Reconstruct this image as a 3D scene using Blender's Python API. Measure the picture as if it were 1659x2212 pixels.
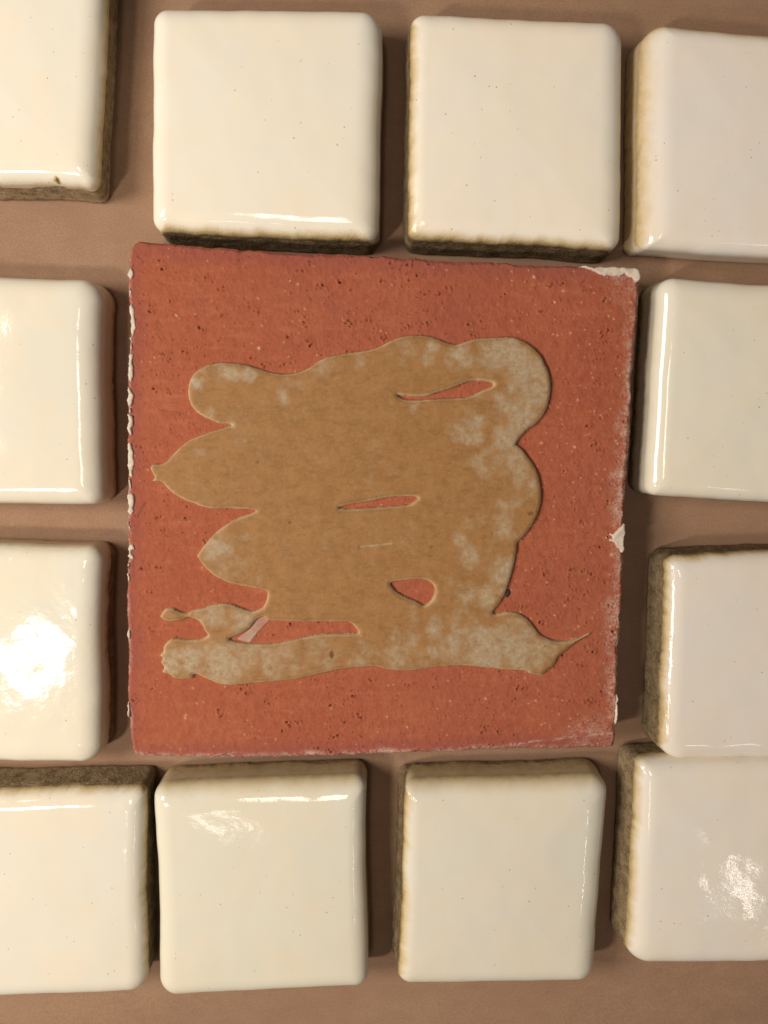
import bpy, math, random
import numpy as np
from mathutils import Vector, Matrix, noise

for o in list(bpy.data.objects):
    bpy.data.objects.remove(o)
scene = bpy.context.scene
COL = scene.collection

# ------------------------------------------------------------------ camera
CAM_H = 0.200                     # lens height above the paper (m)
TILT = math.radians(5.4)
FPX = 1805.0                      # focal length in units of a 1659 x 2212 picture
cam_d = bpy.data.cameras.new('camera')
cam = bpy.data.objects.new('camera', cam_d)
COL.objects.link(cam)
cam.location = (0, 0, CAM_H)
cam.rotation_euler = (-TILT, 0, 0)
cam_d.sensor_fit = 'HORIZONTAL'
cam_d.sensor_width = 36.0
cam_d.lens = 36.0 * FPX / 1659.0
cam_d.clip_start = 0.005
cam_d.clip_end = 20
scene.camera = cam

# ------------------------------------------------------------------ world and lamps
world = bpy.data.worlds.new('World')
scene.world = world
world.use_nodes = True
bg = world.node_tree.nodes['Background']
bg.inputs['Color'].default_value = (1.0, 0.86, 0.72, 1)
bg.inputs['Strength'].default_value = 0.088


def lamp(name, loc, target, sx, sy, watts, color):
    d = bpy.data.lights.new(name, 'AREA')
    d.shape = 'RECTANGLE'
    d.size, d.size_y = sx, sy
    d.energy = watts
    d.color = color
    o = bpy.data.objects.new(name, d)
    COL.objects.link(o)
    o.location = loc
    v = Vector(target) - Vector(loc)
    o.rotation_euler = v.to_track_quat('-Z', 'Y').to_euler()
    return o


lamp('work_lamp', (-0.227, -0.152, 0.36), (0.0, -0.01, 0), 0.028, 0.056, 0.68, (1.0, 0.885, 0.76))
lamp('added_soft_key', (-0.41, 0.05, 0.44), (0.0, 0.0, 0), 0.20, 0.20, 2.55, (1.0, 0.885, 0.76))  # added soft key, no known source; softens the shadows cast to the right
lamp('ceiling_lamp', (0.98, -1.28, 2.0), (0, 0, 0), 0.03, 0.26, 0.42, (1.0, 0.90, 0.80))
lamp('ceiling_lamp', (-0.46, -0.93, 2.0), (0, 0, 0), 0.20, 0.05, 0.36, (1.0, 0.90, 0.80))
lamp('ceiling_lamp', (-0.22, -0.05, 2.0), (0, 0, 0), 0.50, 0.16, 3.2, (1.0, 0.90, 0.80))

scene.view_settings.view_transform = 'Standard'
scene.view_settings.look = 'None'
scene.view_settings.exposure = 0.11
scene.view_settings.gamma = 1.0
scene.view_settings.use_curve_mapping = False
scene.render.engine = 'CYCLES'

# ------------------------------------------------------------------ helpers
ct, st = math.cos(TILT), math.sin(TILT)


def wpt(x, y, z):
    """world xy at height z of the photo point (x, y) measured on a 1659 x 2212 print"""
    u = (x - 829.5) / FPX
    v = -(y - 1106.0) / FPX
    dy = v * ct - st              # rotate (u, v, -1) about X by -TILT
    dz = -v * st - ct
    t = (z - CAM_H) / dz
    return (u * t, dy * t)


def make_mesh(name, verts, faces, mat=None, parent=None, smooth=True):
    me = bpy.data.meshes.new(name)
    verts = np.asarray(verts, dtype=np.float32)
    faces = np.asarray(faces, dtype=np.int32)
    me.vertices.add(len(verts))
    me.vertices.foreach_set('co', verts.ravel())
    k = faces.shape[1]
    me.loops.add(faces.size)
    me.loops.foreach_set('vertex_index', faces.ravel())
    me.polygons.add(len(faces))
    me.polygons.foreach_set('loop_start', np.arange(len(faces), dtype=np.int32) * k)
    me.polygons.foreach_set('loop_total', np.full(len(faces), k, dtype=np.int32))
    me.update(calc_edges=True)
    me.validate()
    if smooth:
        me.polygons.foreach_set('use_smooth', np.ones(len(me.polygons), dtype=bool))
    if mat:
        me.materials.append(mat)
    o = bpy.data.objects.new(name, me)
    COL.objects.link(o)
    if parent:
        o.parent = parent
    return o


def attr_f(o, name, vals):
    a = o.data.attributes.new(name, 'FLOAT', 'POINT')
    a.data.foreach_set('value', np.asarray(vals, dtype=np.float32))


def sstep(a, b, x):
    t = np.clip((x - a) / (b - a), 0, 1)
    return t * t * (3 - 2 * t)


_rs = np.random.RandomState(7)


def vnoise(X, Y, cell, seed, octaves=3):
    """smooth fractal value noise, about -1..1, features about `cell` across"""
    out = np.zeros_like(X)
    amp, tot = 1.0, 0.0
    for k in range(octaves):
        rs = np.random.RandomState(seed + k * 101)
        g = rs.rand(257, 257) * 2 - 1
        x = X / cell + 37.3 * (k + 1)
        y = Y / cell + 11.7 * (k + 1)
        xi = np.floor(x).astype(int)
        yi = np.floor(y).astype(int)
        fx = x - xi
        fy = y - yi
        fx = fx * fx * (3 - 2 * fx)
        fy = fy * fy * (3 - 2 * fy)
        a = g[yi % 257, xi % 257]
        b = g[yi % 257, (xi + 1) % 257]
        c = g[(yi + 1) % 257, xi % 257]
        d = g[(yi + 1) % 257, (xi + 1) % 257]
        out += amp * ((a * (1 - fx) + b * fx) * (1 - fy) + (c * (1 - fx) + d * fx) * fy)
        tot += amp
        amp *= 0.55
        cell *= 0.5
    return out / tot * 1.5


def nz(x, y, z, s):
    return noise.noise(Vector((x * s, y * s, z * s)))


# ------------------------------------------------------------------ materials
class NT:
    def __init__(self, name):
        self.m = bpy.data.materials.new(name)
        self.m.use_nodes = True
        self.t = self.m.node_tree
        self.bsdf = self.t.nodes['Principled BSDF']
        self.co = self.t.nodes.new('ShaderNodeTexCoord').outputs['Object']

    def n(self, typ, **kw):
        node = self.t.nodes.new(typ)
        for k, v in kw.items():
            setattr(node, k, v)
        return node

    def link(self, a, b):
        self.t.links.new(a, b)

    def noise(self, scale, detail=4, rough=0.55, vec=None, dist=0.0):
        n = self.n('ShaderNodeTexNoise')
        n.inputs['Scale'].default_value = scale
        n.inputs['Detail'].default_value = detail
        n.inputs['Roughness'].default_value = rough
        n.inputs['Distortion'].default_value = dist
        self.link(vec or self.co, n.inputs['Vector'])
        return n.outputs['Fac']

    def stretch(self, sx, sy, sz):
        n = self.n('ShaderNodeMapping')
        n.inputs['Scale'].default_value = (sx, sy, sz)
        self.link(self.co, n.inputs['Vector'])
        return n.outputs['Vector']

    def attr(self, name):
        n = self.n('ShaderNodeAttribute')
        n.attribute_name = name
        return n.outputs['Fac']

    def math(self, op, a, b=None, clamp=False):
        n = self.n('ShaderNodeMath', operation=op, use_clamp=clamp)
        for i, v in enumerate((a, b)):
            if v is None:
                continue
            if isinstance(v, (int, float)):
                n.inputs[i].default_value = v
            else:
                self.link(v, n.inputs[i])
        return n.outputs[0]

    def remap(self, v, a, b, c=0.0, d=1.0):
        n = self.n('ShaderNodeMapRange', clamp=True)
        for i, x in enumerate((a, b, c, d)):
            n.inputs[i + 1].default_value = x
        self.link(v, n.inputs[0])
        return n.outputs[0]

    def mix(self, fac, a, b, blend='MIX'):
        n = self.n('ShaderNodeMix', data_type='RGBA', blend_type=blend)
        if isinstance(fac, (int, float)):
            n.inputs[0].default_value = fac
        else:
            self.link(fac, n.inputs[0])
        for i, v in ((6, a), (7, b)):
            if isinstance(v, tuple):
                n.inputs[i].default_value = (*v, 1)
            else:
                self.link(v, n.inputs[i])
        return n.outputs[2]

    def bump(self, height, strength, dist, prev=None):
        n = self.n('ShaderNodeBump')
        n.inputs['Strength'].default_value = strength
        n.inputs['Distance'].default_value = dist
        self.link(height, n.inputs['Height'])
        if prev:
            self.link(prev, n.inputs['Normal'])
        return n.outputs['Normal']

    def out(self, color, rough, normal=None, spec=0.5):
        if isinstance(color, tuple):
            self.bsdf.inputs['Base Color'].default_value = (*color, 1)
        else:
            self.link(color, self.bsdf.inputs['Base Color'])
        if isinstance(rough, (int, float)):
            self.bsdf.inputs['Roughness'].default_value = rough
        else:
            self.link(rough, self.bsdf.inputs['Roughness'])
        if normal:
            self.link(normal, self.bsdf.inputs['Normal'])
        self.bsdf.inputs['Specular IOR Level'].default_value = spec
        return self.m


def mat_paper():
    m = NT('brown_kraft_paper')
    big = m.noise(14, 3)
    mid = m.noise(160, 5, 0.6)
    fib = m.noise(900, 4, 0.65, m.stretch(0.35, 1.6, 1))
    fine = m.noise(2600, 3, 0.6)
    c = m.mix(m.remap(big, .3, .7), (0.328, 0.205, 0.129), (0.368, 0.234, 0.150))
    c = m.mix(m.remap(mid, .35, .70, 0, .5), c, (0.265, 0.154, 0.102))
    c = m.mix(m.remap(fib, .45, .70, 0, .55), c, (0.36, 0.225, 0.15))
    c = m.mix(m.remap(fine, .40, .65, 0, .45), c, (0.21, 0.118, 0.07))
    c = m.mix(m.remap(m.noise(60, 4, .55, m.stretch(.25, 1.8, 1)), .45, .68, 0, .4), c, (0.27, 0.158, 0.098))
    h = m.math('ADD', m.math('MULTIPLY', fib, 0.6), m.math('MULTIPLY', fine, 0.5))
    nrm = m.bump(m.noise(26, 2), 0.5, 0.0012)
    nrm = m.bump(h, 0.35, 0.00012, nrm)
    return m.out(c, 0.78, nrm, 0.25)


def mat_glaze(name, cream, warm, ripple=1.0):
    m = NT(name)
    thin = m.attr('thin')
    stain = m.attr('stain')
    cloud = m.noise(70, 4, 0.55)
    mott = m.noise(420, 5, 0.62)
    fine = m.noise(1700, 3, 0.6)
    c = m.mix(m.remap(cloud, .40, .64, 0, 1), cream, warm)
    # pin-prick specks in the glaze
    v = m.n('ShaderNodeTexVoronoi')
    v.inputs['Scale'].default_value = 640
    m.link(m.co, v.inputs['Vector'])
    sepc = m.n('ShaderNodeSeparateColor')
    m.link(v.outputs['Color'], sepc.inputs[0])
    dot = m.math('LESS_THAN', v.outputs['Distance'], m.remap(sepc.outputs[0], .72, 1.0, .0, .13))
    c = m.mix(m.math('MULTIPLY', dot, 0.55), c, (0.22, 0.15, 0.07))
    # where the glaze runs thin the clay shows yellow, then olive brown
    t = m.math('ADD', thin, m.math('MULTIPLY', m.math('SUBTRACT', mott, 0.5), m.remap(thin, 0, .5, 0, .55)))
    t = m.math('MAXIMUM', t, m.math('ADD', stain, m.math('MULTIPLY', m.math('SUBTRACT', mott, 0.5), m.remap(stain, 0, .5, 0, .5))))
    c = m.mix(m.remap(t, .12, .52, 0, .85), c, (0.58, 0.435, 0.20))
    c = m.mix(m.remap(t, .50, .82, 0, .8), c, (0.235, 0.165, 0.07))
    c = m.mix(m.remap(t, .72, .98, 0, .9), c, (0.085, 0.058, 0.026))
    r = m.remap(thin, .35, 1.0, 0.085, 0.62)
    h = m.noise(95, 2, 0.5)
    nrm = m.bump(h, 0.16 * ripple ** .5, 0.0007)
    nrm = m.bump(m.noise(330, 2), 0.09 * ripple, 0.0003, nrm)
    nrm = m.bump(m.noise(900, 2), 0.05, 0.00015, nrm)
    nrm = m.bump(m.math('MULTIPLY', fine, thin), 0.5, 0.0005, nrm)
    return m.out(c, r, nrm, 0.5)


def mat_clay():
    m = NT('unglazed_brown_clay')
    tone = m.attr('tone')
    mott = m.noise(520, 6, 0.68)
    fine = m.noise(1800, 4, 0.65)
    c = m.mix(tone, (0.135, 0.094, 0.044), (0.44, 0.33, 0.20))
    c = m.mix(m.remap(mott, .42, .70, 0, .8), c, (0.060, 0.042, 0.020))
    c = m.mix(m.remap(fine, .50, .72, 0, .6), c, (0.45, 0.34, 0.21))
    nrm = m.bump(m.math('ADD', mott, m.math('MULTIPLY', fine, .6)), 0.8, 0.0006)
    return m.out(c, 0.8, nrm, 0.25)


def mat_red():
    m = NT('terracotta')
    pale, dark, dust, purple = m.attr('pale'), m.attr('dark'), m.attr('dust'), m.attr('purple')
    big = m.noise(30, 3)
    mid = m.noise(480, 5, 0.65)
    fine = m.noise(1500, 4, 0.65)
    c = m.mix(m.remap(big, .3, .7), (0.352, 0.094, 0.047), (0.398, 0.119, 0.061))
    c = m.mix(m.remap(mid, .45, .72, 0, .5), c, (0.27, 0.066, 0.035))
    c = m.mix(m.remap(fine, .5, .75, 0, .45), c, (0.46, 0.17, 0.095))
    c = m.mix(m.remap(m.noise(330, 5, .65, m.stretch(.35, 1.6, 1), .4), .52, .74, 0, .5), c, (0.475, 0.168, 0.085))
    c = m.mix(m.remap(m.noise(24, 3, .6), .50, .72, 0, .45), c, (0.285, 0.075, 0.046))
    c = m.mix(m.math('MULTIPLY', purple, .75), c, (0.30, 0.085, 0.062))
    c = m.mix(m.math('MULTIPLY', dark, .9), c, (0.10, 0.028, 0.016))
    d = m.math('MULTIPLY', dust, m.remap(m.math('ADD', m.math('MULTIPLY', m.noise(1900, 4, .7), .6), m.math('MULTIPLY', m.noise(420, 3, .6), .4)), .44, .57))
    c = m.mix(m.math('MULTIPLY', d, .85), c, (0.58, 0.45, 0.38))
    c = m.mix(pale, c, (0.78, 0.47, 0.32))
    nrm = m.bump(m.math('ADD', mid, m.math('MULTIPLY', fine, .7)), 0.6, 0.00035)
    return m.out(c, 0.85, nrm, 0.2)


def mat_trail():
    m = NT('tan_trailed_glaze')
    grey, brown, pale_lit_rim = m.attr('grey'), m.attr('brown'), m.attr('pale_lit_rim')
    mid = m.noise(300, 5, 0.6)
    fine = m.noise(1300, 4, 0.65)
    c = m.mix(m.remap(mid, .3, .7), (0.290, 0.138, 0.042), (0.352, 0.182, 0.066))
    c = m.mix(m.remap(fine, .50, .72, 0, .45), c, (0.42, 0.240, 0.095))
    c = m.mix(m.remap(m.noise(760, 5, .65, m.stretch(.6, 1.3, 1)), .50, .72, 0, .6), c, (0.205, 0.098, 0.026))
    g = m.math('MULTIPLY', grey, m.remap(m.noise(800, 5, .7), .34, .62, .25, 1))
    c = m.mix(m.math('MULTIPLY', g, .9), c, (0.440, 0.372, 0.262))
    c = m.mix(m.math('MULTIPLY', pale_lit_rim, m.remap(mid, .3, .65, .3, .75)), c, (0.62, 0.50, 0.32))  # pale glaze edge, with edge light painted into its colour
    c = m.mix(brown, c, (0.12, 0.06, 0.02))
    nrm = m.bump(m.math('ADD', mid, m.math('MULTIPLY', fine, .8)), 0.35, 0.00022)
    return m.out(c, m.remap(mid, .3, .7, .55, .68), nrm, 0.3)


def mat_simple(name, a, b, scale, rough, spec=0.4, bump=0.3):
    m = NT(name)
    f = m.noise(scale, 5, .65)
    c = m.mix(m.remap(f, .35, .65), a, b)
    return m.out(c, rough, m.bump(f, bump, 0.0003), spec)


M_PAPER = mat_paper()
M_CLAY = mat_clay()
M_RED = mat_red()
M_TRAIL = mat_trail()
M_WHITE = mat_simple('white_glaze_residue', (0.72, 0.64, 0.54), (0.50, 0.41, 0.33), 700, 0.5)
M_SMEAR = mat_simple('thin_pink_smear', (0.43, 0.36, 0.28), (0.38, 0.17, 0.115), 170, 0.6)
M_FLECK = mat_simple('black_fleck', (0.012, 0.013, 0.018), (0.02, 0.02, 0.025), 900, 0.6)
GLAZES = {}
for k_, col_ in (('bright cream', (.880, .855, .750)), ('warm cream', (.895, .855, .755)), ('cream', (.790, .770, .665)), ('rippled cream', (.790, .770, .660)), ('soft cream', (.775, .750, .655)),
                 ('green', (.805, .785, .680)), ('dull green', (.735, .718, .610)), ('grey cream', (.735, .715, .620)),
                 ('pale', (.845, .810, .755)), ('dull pale', (.780, .745, .690)), ('mid pale', (.795, .765, .700))):
    GLAZES[k_] = mat_glaze('glossy_%s_glaze' % k_.replace(' ', '_'), tuple(.965 * v_ for v_ in col_), (col_[0] * 1.0, col_[1] * .955, col_[2] * .905), 2.2 if 'rippled' in k_ else 1.0)

# ------------------------------------------------------------------ paper
n = 120
xs = np.linspace(-0.22, 0.22, n)
X, Y = np.meshgrid(xs, xs * 1.25)
Z = 0.00035 * vnoise(X, Y, 0.09, 5, 2) - 0.0006
idx = np.arange(n * n).reshape(n, n)
q = np.stack([idx[:-1, :-1], idx[:-1, 1:], idx[1:, 1:], idx[1:, :-1]], -1).reshape(-1, 4)
paper = make_mesh('paper', np.stack([X, Y, Z], -1).reshape(-1, 3), q, M_PAPER)
paper['kind'] = 'structure'
paper['label'] = 'plain brown kraft paper lying under all the tiles'
paper['category'] = 'paper'


# ------------------------------------------------------------------ glazed tiles
def isect(l1, l2):
    (x1, y1), (x2, y2) = l1
    (x3, y3), (x4, y4) = l2
    d = (x1 - x2) * (y3 - y4) - (y1 - y2) * (x3 - x4)
    a, b = x1 * y2 - y1 * x2, x3 * y4 - y3 * x4
    return Vector(((a * (x3 - x4) - (x1 - x2) * b) / d, (a * (y3 - y4) - (y1 - y2) * b) / d))


def glazed_tile(label, h, lines, rads, glaze, sides, seed, spots=(), wob=0.00027, dome=0.0003, tip=(0, 0), shoulder=0.8):
    """lines: left, top, right, bottom edge as two photo points and 'b' (foot) or 't' (shoulder);
    rads: corner radii bl, tl, tr, br (mm); sides: per edge (glaze reach 0..1.1 of the wall,
    clay tone, stain on the shoulder, ragged mm, round-over mm, flare mm)"""
    W = []
    for (p, r, k) in lines:
        z = 0.0005 if k == 'b' else h * 0.72
        W.append((wpt(*p, z), wpt(*r, z)))
    L, T, R, B = W
    corners = [isect(L, B), isect(L, T), isect(R, T), isect(R, B)]   # bl, tl, tr, br (clockwise seen from above)
    cen = sum(corners, Vector((0, 0))) / 4
    STEP = 0.00075
    LN = (L, T, R, B)
    counts = []

    def outline(ins):
        """rounded outline with each side moved in by ins[k]; bl -> tl -> tr -> br -> bl"""
        ls = []
        for k in range(4):
            a, b = Vector(LN[k][0]), Vector(LN[k][1])
            d = (b - a).normalized()
            nn = Vector((-d.y, d.x))
            if nn.dot(cen - a) < 0:
                nn = -nn
            ls.append((a + nn * ins[k], b + nn * ins[k]))
        cs = [isect(ls[0], ls[3]), isect(ls[0], ls[1]), isect(ls[2], ls[1]), isect(ls[2], ls[3])]
        segs, pts, sidew = [], [], []
        for i in range(4):
            c = cs[i]
            d1, d2 = (cs[i - 1] - c).normalized(), (cs[(i + 1) % 4] - c).normalized()
            ang = d1.angle(d2)
            r = max(rads[i] / 1000 - 0.5 * (ins[i - 1] + ins[i]) * 0.85, 0.0014)
            tl = r / math.tan(ang / 2)
            segs.append((c + d1 * tl, c + d2 * tl, c + (d1 + d2).normalized() * (r / math.sin(ang / 2)), r))
        first = not counts
        for i in range(4):
            a0, a1, ctr, r = segs[i]
            t0 = math.atan2(*(a0 - ctr).yx)
            t1 = math.atan2(*(a1 - ctr).yx)
            dt = (t1 - t0 + math.pi) % (2 * math.pi) - math.pi
            b0 = segs[(i + 1) % 4][0]
            if first:
                counts.append((max(8, int(abs(dt) * r / 0.0004)), max(8, int((b0 - a1).length / STEP))))
            k1, k2 = counts[i]
            for j in range(k1):
                f = j / k1
                t = t0 + dt * f
                pts.append(ctr + Vector((math.cos(t), math.sin(t))) * r)
                w = [0, 0, 0, 0]
                f2 = f * f * (3 - 2 * f)
                w[(i - 1) % 4] += 1 - f2
                w[i] += f2
                sidew.append(w)
            for j in range(k2):
                pts.append(a1.lerp(b0, j / k2))
                w = [0, 0, 0, 0]
                w[i] = 1
                sidew.append(w)
        return pts, sidew
    pts, sidew = outline((0, 0, 0, 0))
    P = np.array([[p.x, p.y] for p in pts])
    SW = np.array(sidew, dtype=float)
    N = len(P)
    tan = np.roll(P, -1, 0) - np.roll(P, 1, 0)
    tan /= np.linalg.norm(tan, axis=1)[:, None]
    nor = np.stack([-tan[:, 1], tan[:, 0]], -1)                     # outward for clockwise order
    if ((P - np.array(cen)) * nor).sum() < 0:
        nor = -nor
    edge = np.array([nz(p[0], p[1], seed, 75) + 0.5 * nz(p[0], p[1], seed + 5, 190) for p in P])
    edge = edge + 1.6 * np.array([nz(p[0], p[1], seed + 31, 32) for p in P])
    WOB = nor * (edge * wob)[:, None]
    P = P + WOB
    S = np.array(sides, dtype=float)                                # 4 x 6
    reach, tone, stain, rag, ro, flare = [(SW * S[:, k]).sum(1) for k in range(6)]
    RK = 1.65                                                       # the shoulder rolls over slowly, like a pillow
    ro = ro * RK / 1000
    flare = flare / 1000
    ragn = np.array([nz(p[0], p[1], seed + 9, 130) + .6 * nz(p[0], p[1], seed + 3, 420) + .4 * nz(p[0], p[1], seed + 13, 1300) for p in P])
    rv = np.minimum(ro * 0.78, h * 0.56)                            # vertical size of the round-over
    zsh = h - rv
    zend = np.clip(zsh * (1 - reach) + ragn * rag / 1000, 0.0006, zsh * 0.985)
    cen2 = np.array(cen)
    size = np.linalg.norm(P - cen2, axis=1)

    def wallpos(z):                                                 # outline at height z with the foot flared out
        f = np.clip(1 - z / zsh, 0, 1)
        return P + nor * (flare * (f - 0.0))[:, None]
    rows, thin, stn = [], [], []
    # lip and wall, bottom to top
    WALL = 12
    for k in range(WALL + 1):
        f = k / WALL
        z = zend + (zsh - zend) * f
        dz = (z - zend) * 1000
        off = -0.00032 * (1 - sstep(0.0, 0.9, dz)) * np.where(zend < 0.001, 0.3, 1)
        p = wallpos(z) + nor * off[:, None]
        rows.append(np.column_stack([p, z]))
        th = 1 - sstep(0.1, 4.4, dz + 0.0)
        th = th * np.where(reach > 1.0, 0.45, 1.0)
        thin.append(th)
        stn.append(stain * (1.7 - 0.9 * f))
    RO = 16
    for k in range(1, RO + 1):
        a = (k / RO) * math.pi / 2
        e_ = 2 / 2.35                                               # superellipse exponent of the roll-over
        fx, fz = 1 - math.cos(a) ** e_ if k < RO else 1.0, math.sin(a) ** e_
        p = np.array([[q.x, q.y] for q in outline(S[:, 4] * RK / 1000 * fx)[0]]) + WOB
        z = zsh + rv * fz
        rows.append(np.column_stack([p, z]))
        last = 1 - sstep(0.1, 4.4, ((zsh - zend) + a * ro * .62) * 1000)
        thin.append(last * np.where(reach > 1.0, 0.45, 1.0))
        stn.append(stain * shoulder * (1 - 0.9 * sstep(0.0, 0.9, np.full(N, k / RO))))
    inner = rows[-1][:, :2]
    IN = 26
    for k in range(1, IN + 1):
        s = 1 - (k / IN) ** 1.0
        s = max(s, 0.004)
        p = cen2 + (inner - cen2) * s
        z = h + dome * (1 - s * s) * np.ones(N)
        rows.append(np.column_stack([p, z]))
        thin.append(np.zeros(N))
        stn.append(stain * 0.08 * max(0, 1 - k * 1.2 / 4) * np.ones(N))
    V = np.concatenate(rows)
    nr = len(rows)
    # hand-made unevenness of the pressed faces
    disp = np.array([nz(v[0], v[1], v[2] + seed, 60) for v in V]) * 0.00016 + \
        np.array([nz(v[0], v[1], v[2] + seed * 2, 170) for v in V]) * 0.00007
    topw = sstep(zsh.mean() * 0.6, h, V[:, 2])
    V[:, 2] += disp * topw + (V[:, 0] - cen2[0]) * tip[0] * topw + (V[:, 1] - cen2[1]) * tip[1] * topw
    F = []
    ar = np.arange(N)
    nx = (ar + 1) % N
    for k in range(nr - 1):
        F.append(np.stack([ar + k * N, nx + k * N, nx + (k + 1) * N, ar + (k + 1) * N], -1)[:, ::-1])
    F = np.concatenate(F)
    V0 = np.array([cen2[0], cen2[1], 0])
    root = bpy.data.objects.new('glazed_tile', None)
    COL.objects.link(root)
    root.empty_display_size = 0.01
    root.location = (cen2[0], cen2[1], 0)
    root['label'] = label
    root['category'] = 'tile'
    root['group'] = 'cream glazed tiles around the terracotta tile'
    g = make_mesh('glaze', V - V0, F, GLAZES[glaze], root)
    thin = np.concatenate([t_ * (1 - 0.55 * np.clip(tone, 0, 1)) for t_ in thin])
    stn = np.concatenate(stn)
    for (sx, sy, sr, sv) in spots:                                  # brown spots in the glaze
        w = np.array(wpt(sx, sy, h * 0.8))
        d = np.linalg.norm(V[:, :2] - w, axis=1)
        stn = np.maximum(stn, sv * (1 - sstep(sr * 0.5, sr, d / (CAM_H - h) * FPX)))
    attr_f(g, 'thin', thin)
    attr_f(g, 'stain', stn)
    # clay body under the glaze
    rows, tn = [], []
    BR = 16
    for k in range(BR + 1):
        z = (h - 0.0016) * k / BR
        zz = np.full(N, z)
        p = wallpos(zz) - nor * 0.00016
        over = np.clip((zz - zsh) / rv, 0, 1)
        p = p - nor * (ro * (1 - (1 - np.minimum(over, .98) ** 2.35) ** (1 / 2.35)) + 0.0004 * (over > 0))[:, None]
        rough = np.array([nz(q[0], q[1], z + seed, 330) + .7 * nz(q[0], q[1], z - seed, 900) for q in p])
        rr = rough * 0.00018 * (1 - 0.8 * sstep(0.0, 0.0012, zz - zend))
        if k == 0:
            rr = rr - 0.0004
        p = p + nor * rr[:, None]
        rows.append(np.column_stack([p, zz]))
        tn.append(np.clip(tone + 0.25 * rough + 0.18 * sstep(0.003, 0.0, zz), 0, 1))
    V = np.concatenate(rows)
    F = []
    for k in range(BR):
        F.append(np.stack([ar + k * N, nx + k * N, nx + (k + 1) * N, ar + (k + 1) * N], -1)[:, ::-1])
    F = list(np.concatenate(F))
    V = np.vstack([V, [cen2[0], cen2[1], 0], [cen2[0], cen2[1], h - 0.0016]])
    nb = len(V) - 2
    tris = [(nb, i, (i + 1) % N, (i + 1) % N) for i in range(N)]
    b = make_mesh('clay_body', V - V0, np.array(F), M_CLAY, root)
    attr_f(b, 'tone', np.concatenate(tn + [np.array([.3, .3])]))
    return root


# side tuple: (reach, tone, stain, ragged mm, round-over mm, flare mm), order left, top, right, bottom
FULL = (1.06, .3, .0, .4, 3.0, 0.2)
H = 0.0115
glazed_tile('cream tile in the top left corner, right and lower sides bare grey clay', H,
            [((-270, 0), (-270, 400), 't'), ((-200, -95), (200, -95), 't'), ((257, 0), (238, 420), 'b'), ((0, 420), (215, 430), 'b')],
            (3, 3, 3, 2.4), 'bright cream',
            [FULL, FULL, (.20, .48, .10, .5, 3.2, 0), (.16, .95, .26, 1.0, 3.2, 1.3)], 11, spots=((126, 392, 8, .95),))
glazed_tile('cream tile touching the top left edge of the terracotta tile, dark brown lower side', H * 1.08,
            [((331, 60), (332, 450), 't'), ((406, 23), (760, 30), 't'), ((826, 140), (818, 500), 't'), ((345, 522), (812, 542), 'b')],
            (3.2, 3.6, 4.4, 3.0), 'bright cream',
            [FULL, FULL, (1.0, .4, .05, .5, 3.8, 0.1), (.02, .12, .06, .8, 3.2, 1.2)], 23, spots=((654, 144, 3, .9), (658, 287, 4, .35)))
glazed_tile('cream tile above the terracotta tile with a thin dark brown left edge', H * 1.05,
            [((886, 70), (877, 540), 'b'), ((922, 38), (1286, 52), 't'), ((1344, 150), (1340, 480), 't'), ((872, 538), (1220, 557), 'b')],
            (1.8, 3.0, 4.8, 3.4), 'warm cream',
            [(.04, .22, .22, .5, 2.6, 1.0), FULL, (1.05, .4, .04, .3, 3.8, 0), (.03, .08, .14, .8, 3.0, 1.2)], 37)
glazed_tile('greyish white tile in the top right corner with a yellow stained left side', H,
            [((1362, 150), (1355, 540), 'b'), ((1466, 64), (1659, 84), 't'), ((1880, 100), (1860, 500), 't'), ((1353, 556), (1659, 574), 'b')],
            (2.2, 4.0, 3, 3), 'pale',
            [(1.05, .35, .48, .3, 4.6, 1.3), (1.05, .4, .56, .3, 2.6, 0), FULL, (1.06, .1, .10, .6, 3.0, -0.3)], 41, spots=((1364, 165, 9, .95),), shoulder=1.25)
glazed_tile('cream tile at the left edge, upper of the two beside the terracotta tile', H * .95,
            [((-250, 600), (-250, 1080), 't'), ((0, 598), (205, 608), 't'), ((247, 650), (249, 1000), 'b'), ((0, 1087), (207, 1088), 't')],
            (3, 3, 4.6, 3.0), 'cream',
            [FULL, FULL, (.92, .35, .26, 1.0, 3.8, 0.3), (1.06, .4, .0, .4, 3.0, 0)], 53)
glazed_tile('cream tile at the left edge with a large blurred lamp reflection', H * .95,
            [((-245, 1180), (-245, 1600), 't'), ((0, 1162), (218, 1167), 'b'), ((248, 1210), (247, 1500), 'b'), ((0, 1642), (150, 1643), 't')],
            (3, 3, 3.4, 5.4), 'rippled cream',
            [FULL, (1.05, .6, .44, .5, 3.2, 0), (.50, .30, .28, 1.4, 3.4, .2), (1.06, .4, .02, .4, 3.0, 0)], 67)
glazed_tile('greenish cream tile at the right edge beside the upper half of the terracotta tile', H,
            [((1393, 630), (1369, 1050), 'b'), ((1428, 600), (1659, 615), 't'), ((1890, 620), (1870, 1080), 't'), ((1392, 1068), (1659, 1084), 't')],
            (2.6, 3.8, 3, 3), 'green',
            [(.85, .15, .26, .4, 3.2, 1.6), FULL, FULL, (1.06, .4, .04, .4, 2.8, 0)], 71)
glazed_tile('greyish white tile at the right edge overlapping the tile below it', H,
            [((1410, 1206), (1398, 1500), 'b'), ((1430, 1188), (1659, 1178), 'b'), ((1870, 1180), (1870, 1630), 't'), ((1452, 1637), (1659, 1637), 't')],
            (5.6, 2.8, 3, 3), 'dull pale',
            [(.05, .26, .30, 1.2, 3.0, 1.3), (.08, .08, .34, .8, 3.2, .7), FULL, (1.06, .4, .04, .4, 3.0, 0)], 83)
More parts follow.
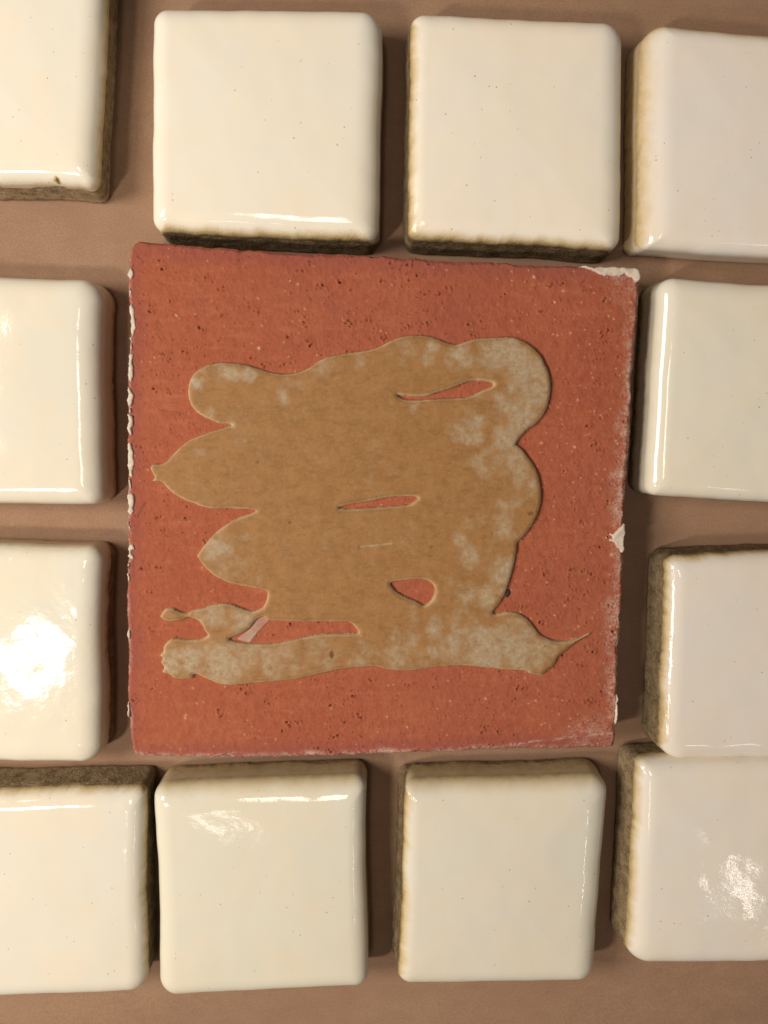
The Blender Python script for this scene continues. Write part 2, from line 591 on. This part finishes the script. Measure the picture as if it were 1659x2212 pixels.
glazed_tile('cream tile in the bottom left corner with a rough bare brown upper side', H * 1.1,
            [((-150, 1700), (-150, 2100), 't'), ((0, 1668), (310, 1664), 'b'), ((338, 1690), (342, 2040), 'b'), ((0, 2145), (245, 2134), 't')],
            (3, 3, 1.6, 4.6), 'soft cream',
            [FULL, (.05, .62, .24, 1.2, 3.2, 1.4), (.16, .10, .30, .7, 2.8, 0), (1.06, .4, .0, .4, 3.0, 0)], 97)
glazed_tile('cream tile under the lower left of the terracotta tile with yellowish upper side', H * 1.08,
            [((336, 1750), (344, 2040), 't'), ((413, 1656), (774, 1644), 'b'), ((792, 1700), (798, 2040), 'b'), ((413, 2140), (760, 2123), 't')],
            (4.2, 3.4, 2.8, 3.2), 'dull green',
            [(1.06, .5, .10, .4, 3.4, 0), (.90, .45, .48, .9, 4.0, .5), (1.0, .4, .0, .3, 3.0, 0), (1.06, .4, .04, .4, 3.0, 0)], 101, shoulder=1.1)
glazed_tile('cream tile under the lower right of the terracotta tile with a dark brown left side', H * 1.08,
            [((871, 1690), (859, 2030), 'b'), ((870, 1650), (1229, 1642), 'b'), ((1307, 1740), (1285, 2050), 't'), ((934, 2115), (1212, 2111), 't')],
            (3.4, 2.8, 4.0, 3.9), 'grey cream',
            [(.04, .20, .26, .9, 2.6, 1.7), (.88, .4, .50, 1.0, 4.0, .5), (1.05, .4, .0, .3, 3.8, 0), (1.06, .4, .10, .4, 3.0, 0)], 113, shoulder=1.1)
glazed_tile('cream tile in the bottom right corner with a wide mottled brown left side', H * 1.1,
            [((1346, 1650), (1327, 1980), 'b'), ((1356, 1605), (1659, 1596), 'b'), ((1800, 1640), (1790, 2050), 't'), ((1386, 2071), (1659, 2068), 't')],
            (5.4, 2.2, 3, 3), 'mid pale',
            [(.02, .45, .30, 1.3, 3.4, 1.6), (.20, .40, .36, 1.0, 3.4, 0), FULL, (1.06, .4, .08, .4, 3.0, 0)], 127)


# ------------------------------------------------------------------ terracotta tile
HR = 0.0125


def poly_edge(pts, m, z):
    """resample a polyline of photo points to m world points"""
    w = np.array([wpt(x, y, z) for x, y in pts])
    d = np.concatenate([[0], np.cumsum(np.linalg.norm(np.diff(w, axis=0), axis=1))])
    s = np.linspace(0, d[-1], m)
    return np.column_stack([np.interp(s, d, w[:, 0]), np.interp(s, d, w[:, 1])])


NU = 520
c_tl, c_tr, c_br, c_bl = (289, 527), (1381, 583), (1327, 1616), (290, 1630)
top_e = poly_edge([c_tl, (300, 520), (345, 525), (500, 537), (620, 547), (830, 553), (1000, 565), (1100, 568), (1200, 575), (1280, 577), (1370, 579), c_tr], NU, HR)
bot_e = poly_edge([c_bl, (300, 1634), (480, 1637), (700, 1634), (900, 1626), (1100, 1618), (1200, 1620), (1315, 1617), c_br], NU, HR)
lef_e = poly_edge([c_tl, (279, 540), (278, 580), (277, 640), (284, 700), (278, 780), (275, 860), (277, 960), (275, 1100), (276, 1180), (273, 1300), (276, 1400), (277, 1520), (282, 1600), c_bl], NU, HR)
rig_e = poly_edge([c_tr, (1382, 600), (1380, 660), (1367, 800), (1358, 980), (1349, 1100), (1346, 1250), (1341, 1330), (1342, 1350), (1336, 1400), (1334, 1500), (1330, 1600), c_br], NU, HR)
rs = np.random.RandomState(3)


def jag(e, axis, amp, seed):
    s = np.arange(NU) / NU * 0.11
    j = vnoise(s, np.full(NU, seed * 0.013), 0.0022, seed, 3) * amp
    w = np.sin(np.linspace(0, math.pi, NU)) ** 0.3
    e[:, axis] += j * w
    return e


jag(top_e, 1, 0.00030, 31)
jag(bot_e, 1, 0.00022, 32)
jag(lef_e, 0, 0.00030, 33)
jag(rig_e, 0, 0.00034, 34)
u = np.linspace(0, 1, NU)[None, :, None]
v = np.linspace(0, 1, NU)[:, None, None]
ctl, ctr_, cbl, cbr = lef_e[0], rig_e[0], lef_e[-1], rig_e[-1]
G = (1 - v) * top_e[None] + v * bot_e[None] + (1 - u) * lef_e[:, None] + u * rig_e[:, None] \
    - ((1 - u) * (1 - v) * ctl + u * (1 - v) * ctr_ + (1 - u) * v * cbl + u * v * cbr)
RX, RY = G[..., 0], G[..., 1]
CELL = 0.107 / NU
iu = np.arange(NU)
ed_l = np.tile(iu[None, :], (NU, 1)) * CELL
ed_r = ed_l[:, ::-1]
ed_t = np.tile(iu[:, None], (1, NU)) * CELL
ed_b = ed_t[::-1]
edge_d = np.minimum(np.minimum(ed_l, ed_r), np.minimum(ed_t, ed_b))
RZ = np.full((NU, NU), HR)
RZ += 0.00012 * vnoise(RX, RY, 0.018, 61, 2) + 0.00008 * vnoise(RX, RY, 0.0014, 63, 3)
wear = 0.0007 * (1 + 0.7 * vnoise(RX, RY, 0.004, 64, 3))
RZ -= 0.0006 * (1 - sstep(0, 1, edge_d / np.maximum(wear, 0.0002)))
pale = np.zeros((NU, NU))
dark = np.zeros((NU, NU))


def stamp(cx, cy, a, b, ang, fn):
    r = int(max(a, b) * 2.2) + 2
    x0, x1, y0, y1 = max(int(cx) - r, 0), min(int(cx) + r + 1, NU), max(int(cy) - r, 0), min(int(cy) + r + 1, NU)
    if x0 >= x1 or y0 >= y1:
        return
    yy, xx = np.mgrid[y0:y1, x0:x1]
    dx, dy = xx - cx, yy - cy
    ca, sa = math.cos(ang), math.sin(ang)
    d = np.sqrt(((dx * ca + dy * sa) / a) ** 2 + ((-dx * sa + dy * ca) / b) ** 2)
    fn((slice(y0, y1), slice(x0, x1)), d)


dens = vnoise(RX, RY, 0.014, 71, 2)
cnt = 0
while cnt < 3000:                                                   # pits left by grog and air
    cx, cy = rs.rand() * NU, rs.rand() * NU
    if rs.rand() > 0.55 + 0.6 * dens[int(cy), int(cx)]:
        continue
    cnt += 1
    big = rs.rand() < 0.09
    for part in range(rs.randint(2, 5) if big else 1):
        a = rs.uniform(0.9, 1.8) if big else rs.uniform(0.6, 1.5)
        b = a * rs.uniform(0.35, 0.75)
        dep = rs.uniform(0.00025, 0.00050) if big else rs.uniform(0.00012, 0.00042) * rs.rand() ** 0.5
        dk = rs.uniform(0.3, 1.0) if big else rs.uniform(0.05, 1.0) ** 1.6

        def f(sl, d):
            RZ[sl] -= dep * np.exp(-(d ** 2) * 1.1)
            RZ[sl] += dep * 0.35 * np.exp(-((d - 1.8) ** 2) * 3)
            dark[sl] = np.maximum(dark[sl], dk * np.exp(-d ** 2 * 1.3))
        stamp(cx + rs.normal() * (2.0 if big else 0), cy + rs.normal() * (1.3 if big else 0), a, b, rs.uniform(-0.9, 0.5), f)
for k in range(680):                                                # pale grog grains
    cx = NU * (rs.rand() if rs.rand() < .6 else 0.72 + 0.28 * rs.rand())
    cy = rs.rand() * NU
    a = rs.uniform(0.5, 1.15) if rs.rand() < .9 else rs.uniform(1.2, 1.9)
    st_ = rs.uniform(0.25, 0.95)

    def f(sl, d):
        pale[sl] = np.maximum(pale[sl], st_ * np.exp(-d ** 2 * 1.6))
        RZ[sl] += 0.00012 * np.exp(-d ** 2)
    stamp(cx, cy, a, a * rs.uniform(.6, 1), rs.rand() * 3, f)
scr = [((1160, 915), (1215, 920)), ((1140, 1118), (1190, 1126)), ((1290, 1045), (1340, 1050)), ((345, 612), (368, 615)),
       ((296, 1120), (316, 1088)), ((1265, 625), (1322, 632)), ((345, 885), (400, 892)), ((355, 1045), (395, 1048))]
inv = np.stack([RX, RY], -1).reshape(-1, 2)
for (p, r) in scr:                                                  # fine drag marks
    a, b = np.array(wpt(*p, HR)), np.array(wpt(*r, HR))
    t = np.clip(((inv - a) @ (b - a)) / ((b - a) @ (b - a)), 0, 1)
    d = np.linalg.norm(inv - (a + t[:, None] * (b - a)), axis=1).reshape(NU, NU)
    d = d + 0.00015 * vnoise(RX, RY, 0.002, 77, 2)
    RZ -= 0.00012 * np.exp(-(d / 0.0002) ** 2)
    dark = np.maximum(dark, 0.22 * np.exp(-(d / 0.00022) ** 2))
# bevelled chip along the lower right edge
a, b = np.array(wpt(1030, 1619, HR)), np.array(wpt(1329, 1582, HR))
nn = np.array([-(b - a)[1], (b - a)[0]]) / np.linalg.norm(b - a)
sd = ((inv - a) @ nn).reshape(NU, NU) + 0.00025 * vnoise(RX, RY, 0.004, 78, 3)
RZ -= np.clip(-sd, 0, 0.004) * 0.22
ridge = np.exp(-((sd - 0.0001) / 0.0003) ** 2) * (RX > a[0]) * 0.8
dn = vnoise(RX, RY, 0.006, 81, 4)
dust = (1 - sstep(0.0, 0.0040, ed_r + 0.0022 * dn)) * 0.85
dust = np.maximum(dust, (1 - sstep(0.0, 0.0016, ed_b + 0.0006 * dn)) * 0.9)
dust = np.maximum(dust, (1 - sstep(0.0, 0.0012, ed_l + 0.0006 * dn)) * 0.6)
cr = np.sqrt((ed_r / 1.0) ** 2 + (ed_b / 0.8) ** 2)
dust = np.maximum(dust, (1 - sstep(0.003, 0.015, cr + 0.003 * dn)) * 0.6)
cr = np.sqrt(ed_r ** 2 + ed_t ** 2)
dust = np.maximum(dust, (1 - sstep(0.002, 0.010, cr + 0.003 * dn)) * 0.5)
dust = np.maximum(dust, ridge)
dust *= np.where(sd < -0.0002, np.where(RX > a[0], 0.6, 1), 1)
purple = (1 - sstep(0.001, 0.0048, np.minimum(np.minimum(ed_l, ed_t), ed_b) + 0.0012 * dn))
for (px, py, pr) in ((720, 665, 16), (990, 670, 24), (1010, 690, 18), (420, 660, 14), (300, 1290, 16), (300, 1220, 14)):
    w = wpt(px, py, HR)
    d = np.hypot(RX - w[0], RY - w[1]) / (CAM_H - HR) * FPX
    purple = np.maximum(purple, 0.55 * np.exp(-(d / pr) ** 2))
idx = np.arange(NU * NU).reshape(NU, NU)
q = np.stack([idx[:-1, :-1], idx[1:, :-1], idx[1:, 1:], idx[:-1, 1:]], -1).reshape(-1, 4)
V = np.stack([RX, RY, RZ], -1).reshape(-1, 3)
ring = np.concatenate([idx[0, :-1], idx[:-1, -1], idx[-1, :0:-1], idx[:0:-1, 0]])   # clockwise seen from above
cen_r = V[ring].mean(0)
allV, allF, base = [V], [q], len(V)
prev = ring
ncol = len(ring)
ar = np.arange(ncol)
for k, zf in enumerate((0.85, 0.6, 0.35, 0.0)):
    w = V[ring].copy()
    w[:, 2] = HR * zf
    jit = vnoise(w[:, 0] + k, w[:, 1], 0.002, 90 + k, 2) * 0.0002
    w[:, :2] += (w[:, :2] - cen_r[:2]) * (-0.003)
    w[:, :2] *= 1 + jit[:, None]
    cur = base + ar
    allV.append(w)
    allF.append(np.stack([prev, np.roll(prev, -1), np.roll(cur, -1), cur], -1))
    prev = cur
    base += ncol
V = np.concatenate(allV)
F = np.concatenate(allF)
V0 = np.array([cen_r[0], cen_r[1], 0])
red = bpy.data.objects.new('terracotta_tile', None)
COL.objects.link(red)
red.empty_display_size = 0.02
red.location = V0
red['label'] = 'large square terracotta tile in the centre with a tan glaze scribble'
red['category'] = 'tile'
slab = make_mesh('clay_slab', V - V0, F, M_RED, red)
ext = len(V) - NU * NU
for nm, arr, fill in (('pale', pale, 0), ('dark', dark, .85), ('dust', dust, .1), ('purple', purple, .5)):  # side walls coloured darker to cut red bounce light in the gaps
    attr_f(slab, nm, np.concatenate([arr.ravel(), np.full(ext, fill)]))


# ---- raised patches with a traced outline: a rounded-edged sheet of real thickness
def smooth_poly(pts, sub=3, jit=0.0, seed=0, z=HR):
    p = np.array([wpt(x, y, z) for x, y in pts])
    out = []
    m = len(p)
    for i in range(m):
        p0, p1, p2, p3 = p[i - 1], p[i], p[(i + 1) % m], p[(i + 2) % m]
        for k in range(sub):
            t = k / sub
            c = 0.5 * ((2 * p1) + (-p0 + p2) * t + (2 * p0 - 5 * p1 + 4 * p2 - p3) * t * t + (-p0 + 3 * p1 - 3 * p2 + p3) * t ** 3)
            out.append(c)
    out = np.array(out)
    if jit:
        out = out + jit * np.stack([vnoise(out[:, 0], out[:, 1], 0.0009, seed + 200, 2), vnoise(out[:, 0], out[:, 1], 0.0009, seed + 300, 2)], -1)
    return out


def patch(name, loops, cell, thick, edge_w, mat, parent, z0, und=0.00004, seed=0, sink=0.0004):
    lo = np.min([l.min(0) for l in loops], 0) - 3 * cell
    hi = np.max([l.max(0) for l in loops], 0) + 3 * cell
    nx_, ny_ = int((hi[0] - lo[0]) / cell) + 1, int((hi[1] - lo[1]) / cell) + 1
    gx, gy = np.meshgrid(lo[0] + np.arange(nx_) * cell, lo[1] + np.arange(ny_) * cell)
    best = np.full(gx.shape, 1e9)
    bx, by = np.zeros_like(gx), np.zeros_like(gx)
    inside = np.zeros(gx.shape, dtype=bool)
    for l in loops:
        for i in range(len(l)):
            ax, ay = l[i]
            cx, cy = l[(i + 1) % len(l)]
            ex, ey = cx - ax, cy - ay
            L2 = ex * ex + ey * ey
            if L2 < 1e-14:
                continue
            if ay != cy:
                rr = (gy > min(ay, cy)) & (gy <= max(ay, cy))
                if rr.any():
                    xi = ax + (gy - ay) / (cy - ay) * ex
                    inside ^= rr & (gx < xi)
            # only look at the neighbourhood of the segment
            R_ = 0.004
            i0, i1 = int((min(ax, cx) - R_ - lo[0]) / cell), int((max(ax, cx) + R_ - lo[0]) / cell) + 2
            j0, j1 = int((min(ay, cy) - R_ - lo[1]) / cell), int((max(ay, cy) + R_ - lo[1]) / cell) + 2
            sl = (slice(max(j0, 0), j1), slice(max(i0, 0), i1))
            t = np.clip(((gx[sl] - ax) * ex + (gy[sl] - ay) * ey) / L2, 0, 1)
            qx, qy = ax + t * ex, ay + t * ey
            d = (gx[sl] - qx) ** 2 + (gy[sl] - qy) ** 2
            m_ = d < best[sl]
            best[sl] = np.where(m_, d, best[sl])
            bx[sl] = np.where(m_, qx, bx[sl])
            by[sl] = np.where(m_, qy, by[sl])
    d = np.sqrt(best)
    d = np.minimum(d, 0.004)
    # points just outside or very near the border sit exactly on it
    near = (d < 0.35 * cell) | ~inside
    d = np.where(near, 0, d)
    px, py = np.where(near, bx, gx), np.where(near, by, gy)
    keepc = (inside[:-1, :-1].astype(int) + inside[1:, :-1] + inside[:-1, 1:] + inside[1:, 1:]) >= 1
    t = np.clip(d / edge_w, 0, 1)
    prof = np.sqrt(1 - (1 - t) ** 2)
    z = thick * prof + und * vnoise(gx, gy, 0.005, 400 + seed, 3) * prof
    z = np.where(d <= 0, -sink, z)
    ids = np.arange(nx_ * ny_).reshape(ny_, nx_)
    f = np.stack([ids[:-1, :-1][keepc], ids[:-1, 1:][keepc], ids[1:, 1:][keepc], ids[1:, :-1][keepc]], -1)
    used = np.unique(f)
    rem = np.full(nx_ * ny_, -1)
    rem[used] = np.arange(len(used))
    Vp = np.stack([px, py, z + z0], -1).reshape(-1, 3)[used]
    off = np.array(parent.location) if parent else np.zeros(3)
    o = make_mesh(name, Vp - off, rem[f], mat, parent)
    return o, Vp, d.reshape(-1)[used]


OUT = [(500, 918), (476, 916), (458, 909.6), (436, 898.7), (422, 887), (410.5, 870), (406.6, 846), (409.5, 824), (420.5, 806.5), (440, 791.6),
       (460, 785.6), (488, 783), (519.7, 785.6), (547, 791.6), (577, 801.5), (597, 806), (622.8, 807.4), (645, 802.5), (666, 795), (694, 776), (725, 766.5),
       (763, 760.4), (798, 756), (825, 745.5), (846, 734.6), (869, 727), (894.7, 724), (920, 725.3), (943, 731), (962, 738.8), (980, 744), (994, 742),
       (1022, 732.8), (1045, 730), (1077, 728), (1105, 728.8), (1126, 734), (1147, 746), (1165.5, 764.7), (1181.7, 794.8), (1188.6, 818), (1189.8, 841),
       (1186, 869), (1177, 892), (1158.5, 914), (1138, 930), (1124, 945), (1115, 959), (1117, 961), (1128.5, 970.7), (1144, 990), (1160, 1016), (1169, 1051), (1169.5, 1076),
       (1165.5, 1100), (1155, 1125), (1137, 1151.8), (1118, 1172), (1117, 1185), (1112, 1211), (1107, 1233), (1100, 1257), (1092, 1280.5), (1082, 1300),
       (1071, 1314), (1066, 1322), (1074, 1324), (1094, 1320), (1114, 1321), (1134, 1331), (1150, 1346), (1161.7, 1362), (1173.6, 1372.7), (1193.5, 1380.7), (1213, 1383.5),
       (1233, 1381), (1253, 1373.5), (1274, 1365), (1277, 1366.5), (1259, 1377.5), (1237, 1391), (1221, 1404.5), (1205, 1417.4), (1198, 1433), (1180, 1447), (1170, 1457),
       (1158, 1457), (1142, 1454), (1136, 1449), (1114, 1447), (1084, 1445), (1045, 1441), (1015, 1438), (994, 1437), (948, 1439.4), (890, 1447.5), (855, 1447.5),
       (829.6, 1443), (809, 1438.7), (774, 1440.5), (728, 1446), (658, 1462.5), (607, 1470), (547, 1475), (498, 1479), (476, 1476), (458, 1470), (440, 1462), (426, 1456),
       (420, 1457), (416.5, 1464), (395, 1466), (377, 1464), (367, 1456), (351, 1451), (355, 1440), (348, 1430), (352, 1420), (346, 1414), (353, 1405), (355, 1393), (365, 1382), (372, 1378), (395, 1379),
       (418, 1380), (438, 1377), (449, 1371), (444, 1363), (438, 1352), (432, 1343), (422.5, 1337), (410.5, 1333), (397, 1337), (385, 1340), (369, 1342), (355, 1338),
       (347, 1331), (351, 1321), (359, 1313.5), (371, 1311.5), (383, 1315.5), (395, 1321), (406.6, 1323), (414.5, 1319), (436, 1312.5), (458, 1305), (484, 1302),
       (504, 1304), (520, 1310.5), (537.5, 1317), (551, 1318), (565, 1312.5), (573, 1301.6), (577, 1288), (576, 1277), (565, 1273), (547, 1270), (531.6, 1267),
       (508, 1262), (484, 1254), (464, 1244), (446, 1229), (434, 1214), (426, 1202), (428, 1195), (438, 1182.5), (448, 1168.6), (468, 1148), (496, 1127),
       (520, 1116), (549, 1106), (550, 1103), (530, 1099.5), (488, 1099), (456, 1099), (436, 1094), (414.5, 1086), (389, 1075), (369, 1061.4), (357, 1048.5),
       (347, 1040.6), (330, 1038.7), (335, 1031), (331, 1023), (325.5, 1011), (333, 1002), (355, 999.5), (376, 978), (396, 960), (414.5, 948), (440, 937), (468, 928), (492, 921)]
H1 = [(859.5, 853.8), (874, 856), (899, 857.8), (922, 856), (943, 849.5), (971, 841), (994, 831.8), (1013, 825), (1031, 823), (1054, 826), (1064, 829.5),
      (1061, 835), (1043, 842), (1026.6, 850), (1008, 857), (990, 859), (962, 860), (934, 861.5), (915.5, 862.8), (892, 864), (874, 862), (864, 858)]
H2 = [(734, 1095.5), (758, 1089.5), (792.6, 1084.5), (829.6, 1076.5), (857, 1073.4), (890, 1073), (901, 1076), (892, 1084), (878, 1089.4), (843, 1092.6), (797, 1095.8), (762, 1098), (740, 1097.5)]
H3 = [(844.6, 1258.8), (866.6, 1254), (894, 1251.4), (917.6, 1252), (931, 1259), (938, 1270), (936, 1284), (928, 1298), (916.5, 1306), (904, 1299), (885, 1291), (866.6, 1282), (852.7, 1271.6)]
H4 = [(498, 1377.5), (523, 1367.5), (543, 1353.5), (556, 1337), (570, 1332), (581, 1340), (607, 1341), (637, 1341.5), (658, 1343), (705, 1342.5), (744, 1342), (758, 1345.6), (767, 1355),
      (773, 1365), (758, 1366.5), (715, 1367.5), (680, 1370), (645, 1377), (607, 1385.5), (577, 1388.6), (547, 1388.5), (523, 1386.5), (508, 1383.5)]
loops = [smooth_poly(OUT, 3, 0.00007, 1), smooth_poly(H1), smooth_poly(H2), smooth_poly(H3), smooth_poly(H4)]
trail, TV, TD = patch('glaze_trail', loops, 0.00019, 0.00125, 0.00115, M_TRAIL, red, HR, 0.00007, 1)
grey = np.full(len(TV), 0.0)
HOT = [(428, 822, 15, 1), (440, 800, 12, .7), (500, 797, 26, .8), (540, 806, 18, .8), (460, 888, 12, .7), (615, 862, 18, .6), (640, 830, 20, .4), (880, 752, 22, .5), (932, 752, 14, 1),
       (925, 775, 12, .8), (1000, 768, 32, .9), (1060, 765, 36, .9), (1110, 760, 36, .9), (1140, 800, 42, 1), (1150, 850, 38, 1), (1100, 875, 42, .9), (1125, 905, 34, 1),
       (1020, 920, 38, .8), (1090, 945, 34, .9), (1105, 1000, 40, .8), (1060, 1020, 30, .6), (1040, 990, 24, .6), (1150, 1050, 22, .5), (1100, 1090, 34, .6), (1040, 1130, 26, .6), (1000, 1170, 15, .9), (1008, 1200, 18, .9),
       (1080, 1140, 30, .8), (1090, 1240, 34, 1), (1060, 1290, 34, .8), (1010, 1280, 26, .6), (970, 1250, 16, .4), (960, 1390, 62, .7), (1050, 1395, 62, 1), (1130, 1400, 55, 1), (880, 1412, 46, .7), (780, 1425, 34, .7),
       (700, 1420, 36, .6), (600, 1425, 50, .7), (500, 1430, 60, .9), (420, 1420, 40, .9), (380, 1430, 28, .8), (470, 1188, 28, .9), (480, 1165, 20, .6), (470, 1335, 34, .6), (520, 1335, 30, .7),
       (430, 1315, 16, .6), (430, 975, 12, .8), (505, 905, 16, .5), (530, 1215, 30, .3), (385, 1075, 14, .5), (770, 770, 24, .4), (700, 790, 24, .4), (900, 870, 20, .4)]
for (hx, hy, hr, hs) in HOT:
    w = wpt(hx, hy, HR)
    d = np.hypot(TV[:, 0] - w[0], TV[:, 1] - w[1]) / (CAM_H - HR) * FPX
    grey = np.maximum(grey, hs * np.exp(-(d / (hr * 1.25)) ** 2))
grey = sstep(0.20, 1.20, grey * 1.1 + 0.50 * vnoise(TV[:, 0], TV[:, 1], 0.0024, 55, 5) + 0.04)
ga, gb = np.array(wpt(778, 1180, HR)), np.array(wpt(842, 1173, HR))      # shallow pale groove left by the nozzle
gt = np.clip(((TV[:, :2] - ga) @ (gb - ga)) / ((gb - ga) @ (gb - ga)), 0, 1)
gd = np.linalg.norm(TV[:, :2] - (ga + gt[:, None] * (gb - ga)), axis=1)
grey = np.maximum(grey, 0.85 * np.exp(-(gd / 0.00035) ** 2))
co = np.empty(len(TV) * 3, dtype=np.float32)
trail.data.vertices.foreach_get('co', co)
co = co.reshape(-1, 3)
co[:, 2] -= 0.0003 * np.exp(-(gd / 0.0003) ** 2)
trail.data.vertices.foreach_set('co', co.ravel())
brown = np.zeros(len(TV))
for (hx, hy, rx_, ry_, s_) in ((717, 1411, 6, 10, .9), (1144, 1108, 8, 5, .7), (627, 1128, 3.5, 3.5, .8), (930, 1180, 6, 4, .5), (558, 998, 4, 5, .5), (1175, 1393, 2.5, 2.5, .8)):
    w = wpt(hx, hy, HR)
    s1 = FPX / (CAM_H - HR)
    d = np.hypot((TV[:, 0] - w[0]) * s1 / rx_, (TV[:, 1] - w[1]) * s1 / ry_)
    brown = np.maximum(brown, s_ * (1 - sstep(.6, 1.1, d)))
pale_lit_rim = (1 - sstep(0.0002, 0.0008, TD))  # border band: pale glaze edge plus painted edge light
attr_f(trail, 'grey', grey)
attr_f(trail, 'brown', brown)
attr_f(trail, 'pale_lit_rim', pale_lit_rim)

patch('glaze_smear', [smooth_poly([(541, 1356), (556, 1336), (572, 1330), (584, 1340), (574, 1350), (562, 1362), (548, 1379), (541, 1388), (527, 1386), (512, 1380), (524, 1369)], 3)], 0.00018, 0.00014, 0.0004, M_SMEAR, red, HR + 0.00012, 0.00002, 5)
patch('dark_fleck', [smooth_poly([(1091, 1291), (1093, 1282), (1095, 1273), (1100, 1272), (1103, 1278), (1101, 1285), (1096, 1290)], 3)], 0.00015, 0.0002, 0.0003, M_FLECK, red, HR + 0.0001, 0.0, 6)
# white glaze residue on the edges
chips = [
    [(1251, 576), (1276, 584), (1294, 592), (1312, 596), (1333, 599), (1348, 595), (1362, 601), (1381, 610), (1383, 588), (1377, 580), (1340, 578), (1312, 577), (1280, 576)],
    [(1350, 1132), (1340, 1139), (1326, 1150), (1317, 1153), (1323, 1160), (1316, 1170), (1326, 1173), (1337, 1185), (1346, 1194), (1350, 1168)],
    [(277, 581), (283, 580), (286, 588), (283, 600), (277, 604), (275, 592)],
    [(282, 655), (287, 658), (289, 672), (291, 690), (292, 712), (287, 727), (280, 714), (279, 690), (277, 670)],
    [(281, 739), (285, 742), (284, 756), (279, 757), (278, 746)],
    [(278, 764), (286, 770), (286, 800), (283, 826), (277, 824), (274, 800), (276, 780)],
    [(275, 837), (281, 838), (286, 856), (283, 874), (277, 876), (273, 858)],
    [(276, 894), (284, 900), (285, 925), (280, 941), (274, 936), (274, 910)],
    [(276, 953), (283, 958), (285, 985), (289, 1005), (284, 1028), (276, 1026), (273, 1000), (274, 970)],
    [(275, 1064), (284, 1067), (289, 1090), (288, 1104), (278, 1112), (273, 1095), (273, 1076)],
    [(277, 1178), (284, 1176), (287, 1186), (282, 1196), (286, 1206), (279, 1210), (275, 1196)],
    [(278, 622), (281, 618), (282, 630), (279, 640), (276, 632)],
    [(279, 728), (284, 727), (283, 737), (279, 738)],
    [(276, 880), (280, 878), (281, 888), (277, 892)],
    [(276, 1034), (280, 1033), (281, 1052), (277, 1058)],
    [(275, 1128), (278, 1126), (280, 1140), (276, 1146)],
    [(273, 1216), (276, 1214), (277, 1226), (274, 1230)],
    [(273, 1238), (277, 1236), (278, 1252), (273, 1256)],
    [(276, 1362), (281, 1364), (281, 1380), (276, 1384), (274, 1372)],
    [(275, 1520), (279, 1522), (281, 1536), (278, 1549), (275, 1544)],
    [(1333, 1500), (1336, 1504), (1335, 1530), (1333, 1552), (1330, 1566), (1328, 1556), (1330, 1530)],
    [(1311, 1156), (1315, 1158), (1314, 1164), (1309, 1165), (1308, 1160)],
]
for i, c in enumerate(chips):
    patch('white_glaze_chip', [smooth_poly([(x_ + (2.5 if x_ < 400 else -1.0), y_) for x_, y_ in c], 5, 0.00028, 40 + i)], 0.00016, 0.00040 if i else 0.0006, 0.0005, M_WHITE, red, HR + 0.0000, 0.0001, 20 + i, sink=0.0009)
